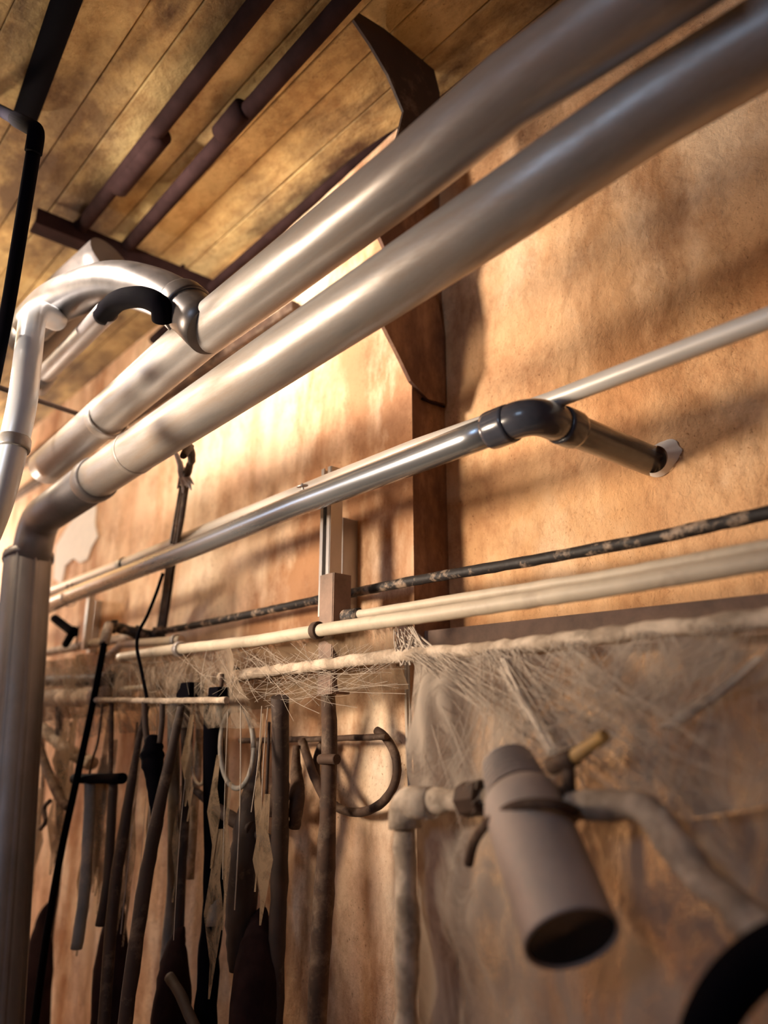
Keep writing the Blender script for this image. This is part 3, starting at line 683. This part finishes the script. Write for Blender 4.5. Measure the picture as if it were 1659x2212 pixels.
yl = empty('valve_lever', 'ochre yellow lever sticking up from the pipe right of the spot lamp', 'lever')
tobj('lever_arm', spline([P(1225, 1645, .94), P(1262, 1620, .93), P(1308, 1588, .92)], 5), [.010] * 6 + [.0085] * 5, 'yellow', yl, seg=12)
tobj('lever_stem', dense(P(1232, 1730, .95), P(1226, 1640, .94)), .009, 'rust', yl, seg=12)
tobj('lever_hub', dense(P(1190, 1655, .945), P(1240, 1635, .935)), .013, 'rust', yl, seg=12)
ch = tobj('dark_hose', spline([P(1500, 2330, .80), P(1530, 2215, .80), P(1590, 2120, .80), P(1680, 2050, .80), P(1800, 2010, .80)], 8), .024, 'black', None, seg=18)
tag(ch, 'thick black hose curving through the bottom right corner', 'hose')

# ------------------------------------------------------------------ cobwebs
def sheet(name, label, top, bot, nu, nv, amp, mat, seed, sag=.0, parent=None):
    """a draped web between two polylines of points"""
    def at(pl, t):
        t = t * (len(pl) - 1); i = min(int(t), len(pl) - 2); return pl[i].lerp(pl[i + 1], t - i)
    vs, fs = [], []
    for j in range(nv + 1):
        for i in range(nu + 1):
            a, b = at(top, i / nu), at(bot, i / nu); t = j / nv
            p = a.lerp(b, t)
            q = p * 5 + Vector((seed, 0, 0))
            k = math.sin(math.pi * min(1, t * 1.0))
            p = p + Vector((noise.noise(q) * amp * .4, noise.noise(q * 1.3 + Vector((7, 3, 0))) * amp - sag * k, noise.noise(q * 1.2) * amp * .3))
            f_ = math.sin(i / nu * 60 + 5 * noise.noise(q)) * .004
            vs.append(p + Vector((0, f_, 0)))
    for j in range(nv):
        for i in range(nu): a = j * (nu + 1) + i; fs.append((a, a + 1, a + nu + 2, a + nu + 1))
    o = obj(name, mesh(vs, fs), mat, parent)
    if not parent: tag(o, label, 'cobweb', None, 'stuff')
    return o
def web(label): return empty('cobweb', label, 'cobweb')
def wsheet(parent, *a, **k):
    o = sheet('web_sheet', '', *a, parent=parent, **k); o['kind'] = 'stuff'; return o
def threads(parent, segs, r=.0012, sag=.05):
    parts = []
    for k, (a, b) in enumerate(segs):
        m = a.lerp(b, .5) + Vector((random.uniform(-.006, .006), random.uniform(-.006, .006), -sag * (a - b).length * random.random()))
        parts.append(tube(spline([a, m, b], 5), r * random.uniform(.4, 1.5), seg=4, cap=False))
    o = obj('threads', mesh(*join(parts)), 'strand', parent); o['kind'] = 'stuff'; return o
U = random.uniform
topC = [P(905, 1415, 1.115), P(1000, 1408, 1.115), P(1150, 1392, 1.115), P(1400, 1362, 1.115), P(1659, 1335, 1.115), P(1800, 1320, 1.115)]
midC = [P(900, 1730, 1.0), P(1000, 1735, 1.0), P(1150, 1740, 1.0), P(1400, 1760, 1.0), P(1659, 1740, 1.0), P(1850, 1720, 1.0)]
botC = [P(885, 2340, 1.0), P(1000, 2340, 1.0), P(1150, 2340, 1.0), P(1400, 2340, 1.0), P(1659, 2340, .98), P(1900, 2340, .98)]
w1 = web('big dusty cobweb curtain hanging from the dust-coated pipe above the spot lamp')
wsheet(w1, topC, midC, 80, 30, .07, 'web', 3)
anch = [(1060, 1405), (1100, 1400), (1230, 1385), (1400, 1365), (1560, 1350), (1600, 1400), (930, 1412)]
low = [(1090, 1690), (1190, 1620), (1240, 1660), (1420, 1740), (1480, 1640), (1330, 1735), (980, 1725), (1560, 1800)]
sg = []
for i in range(340):
    a = random.choice(anch); b = random.choice(low)
    sg.append((P(a[0] + random.gauss(0, 26), a[1] + U(-4, 8), 1.10), P(b[0] + random.gauss(0, 50), b[1] + random.gauss(0, 40), U(.93, 1.0))))
threads(w1, sg, .00045, .02)
sg = [(P(1085 + U(-8, 8), 1420 + U(0, 40), 1.08), P(1195 + U(-10, 10), 1625 + U(-8, 8), .97)) for i in range(30)]
sg += [(P(1640 + U(-8, 8), 1420, 1.08), P(1440 + U(-16, 16), 1570, 1.0)) for i in range(14)]
threads(w1, sg, .0016)
w2 = web('dense dusty web hanging behind and below the spot lamp')
wsheet(w2, midC, botC, 60, 36, .05, 'web', 9)
w3 = web('loose web between the channel post and the pier edge under the cream pipe')
wsheet(w3, [P(880, 1335, 1.14), P(720, 1365, 1.14), P(500, 1400, 1.14)], [P(880, 1480, 1.2), P(720, 1500, 1.2), P(500, 1540, 1.2)], 40, 18, .05, 'web_brown', 21)
threads(w3, [(P(U(480, 890), U(1385, 1425), 1.11), P(U(480, 890), U(1430, 1530), U(1.1, 1.2))) for i in range(90)], .0004, .12)
threads(w3, [(P(U(850, 900), U(1335, 1400), 1.12), P(U(860, 960), U(1405, 1440), 1.11)) for i in range(50)], .0018, .1)
w4 = web('ragged web over the pipe bundle at the left above the thin pale rail')
wsheet(w4, [P(500, 1400, 1.07), P(300, 1440, 1.07), P(80, 1440, 1.07)], [P(560, 1570, 1.12), P(300, 1580, 1.12), P(80, 1600, 1.12)], 40, 18, .05, 'web_thin', 31)
sg = []
for i in range(220):
    x_ = U(90, 600); y_ = U(1395, 1460)
    sg.append((P(x_, y_, U(1.04, 1.15)), P(x_ + random.gauss(0, 60), y_ + U(15, 110), U(1.03, 1.16))))
threads(w4, sg, .00035, .15)
wsheet(w4, [P(420, 1395, 1.12), P(250, 1410, 1.12), P(80, 1430, 1.12)], [P(450, 1520, 1.17), P(300, 1530, 1.17), P(80, 1560, 1.17)], 40, 18, .05, 'web_brown', 47)
w5_ = web('long pale threads and web shreds hanging among the tools at the lower left')
sg = []
for i in range(60):
    x_ = U(60, 640); y_ = 1515 + U(0, 60); l_ = U(150, 480)
    sg.append((P(x_, y_, U(1.08, 1.15)), P(x_ - (830 - x_) * .00016 * l_ + random.gauss(0, 10), y_ + l_, U(1.06, 1.16))))
threads(w5_, sg[:12], .0013, .03)
for k in range(26):
    x_ = U(60, 600); ya = U(1500, 1800); yb_ = ya + U(120, 420); wpx = U(14, 46); dx = -(830 - x_) * .00016 * (yb_ - ya)
    a0, a1 = P(x_, ya, 1.11), P(x_ + wpx * .3, ya, 1.11)
    m0, m1 = P(x_ + dx * .5 - wpx * .5, (ya + yb_) / 2, 1.10), P(x_ + dx * .5 + wpx * .6, (ya + yb_) / 2, 1.11)
    b0 = P(x_ + dx, yb_, 1.10); b1 = P(x_ + dx + 4, yb_, 1.10)
    sh1 = mesh([a0, a1, a0.lerp(m0, .6) , a1.lerp(m1, .6) + Vector((0, -.01, 0)), m0, m1, m0.lerp(b0, .6) + Vector((0, .01, 0)), m1.lerp(b1, .6), b0, b1], [(0, 1, 3, 2), (2, 3, 5, 4), (4, 5, 7, 6), (6, 7, 9, 8)])
    o = obj('web_shred', sh1, 'web_brown', w5_)
w6_ = web('pale thread bundle running straight down the pier edge')
threads(w6_, [(P(878 + U(-4, 6), 1405, 1.345), P(884 + U(-3, 4), 1700, 1.345)) for i in range(9)], .0035, .005)
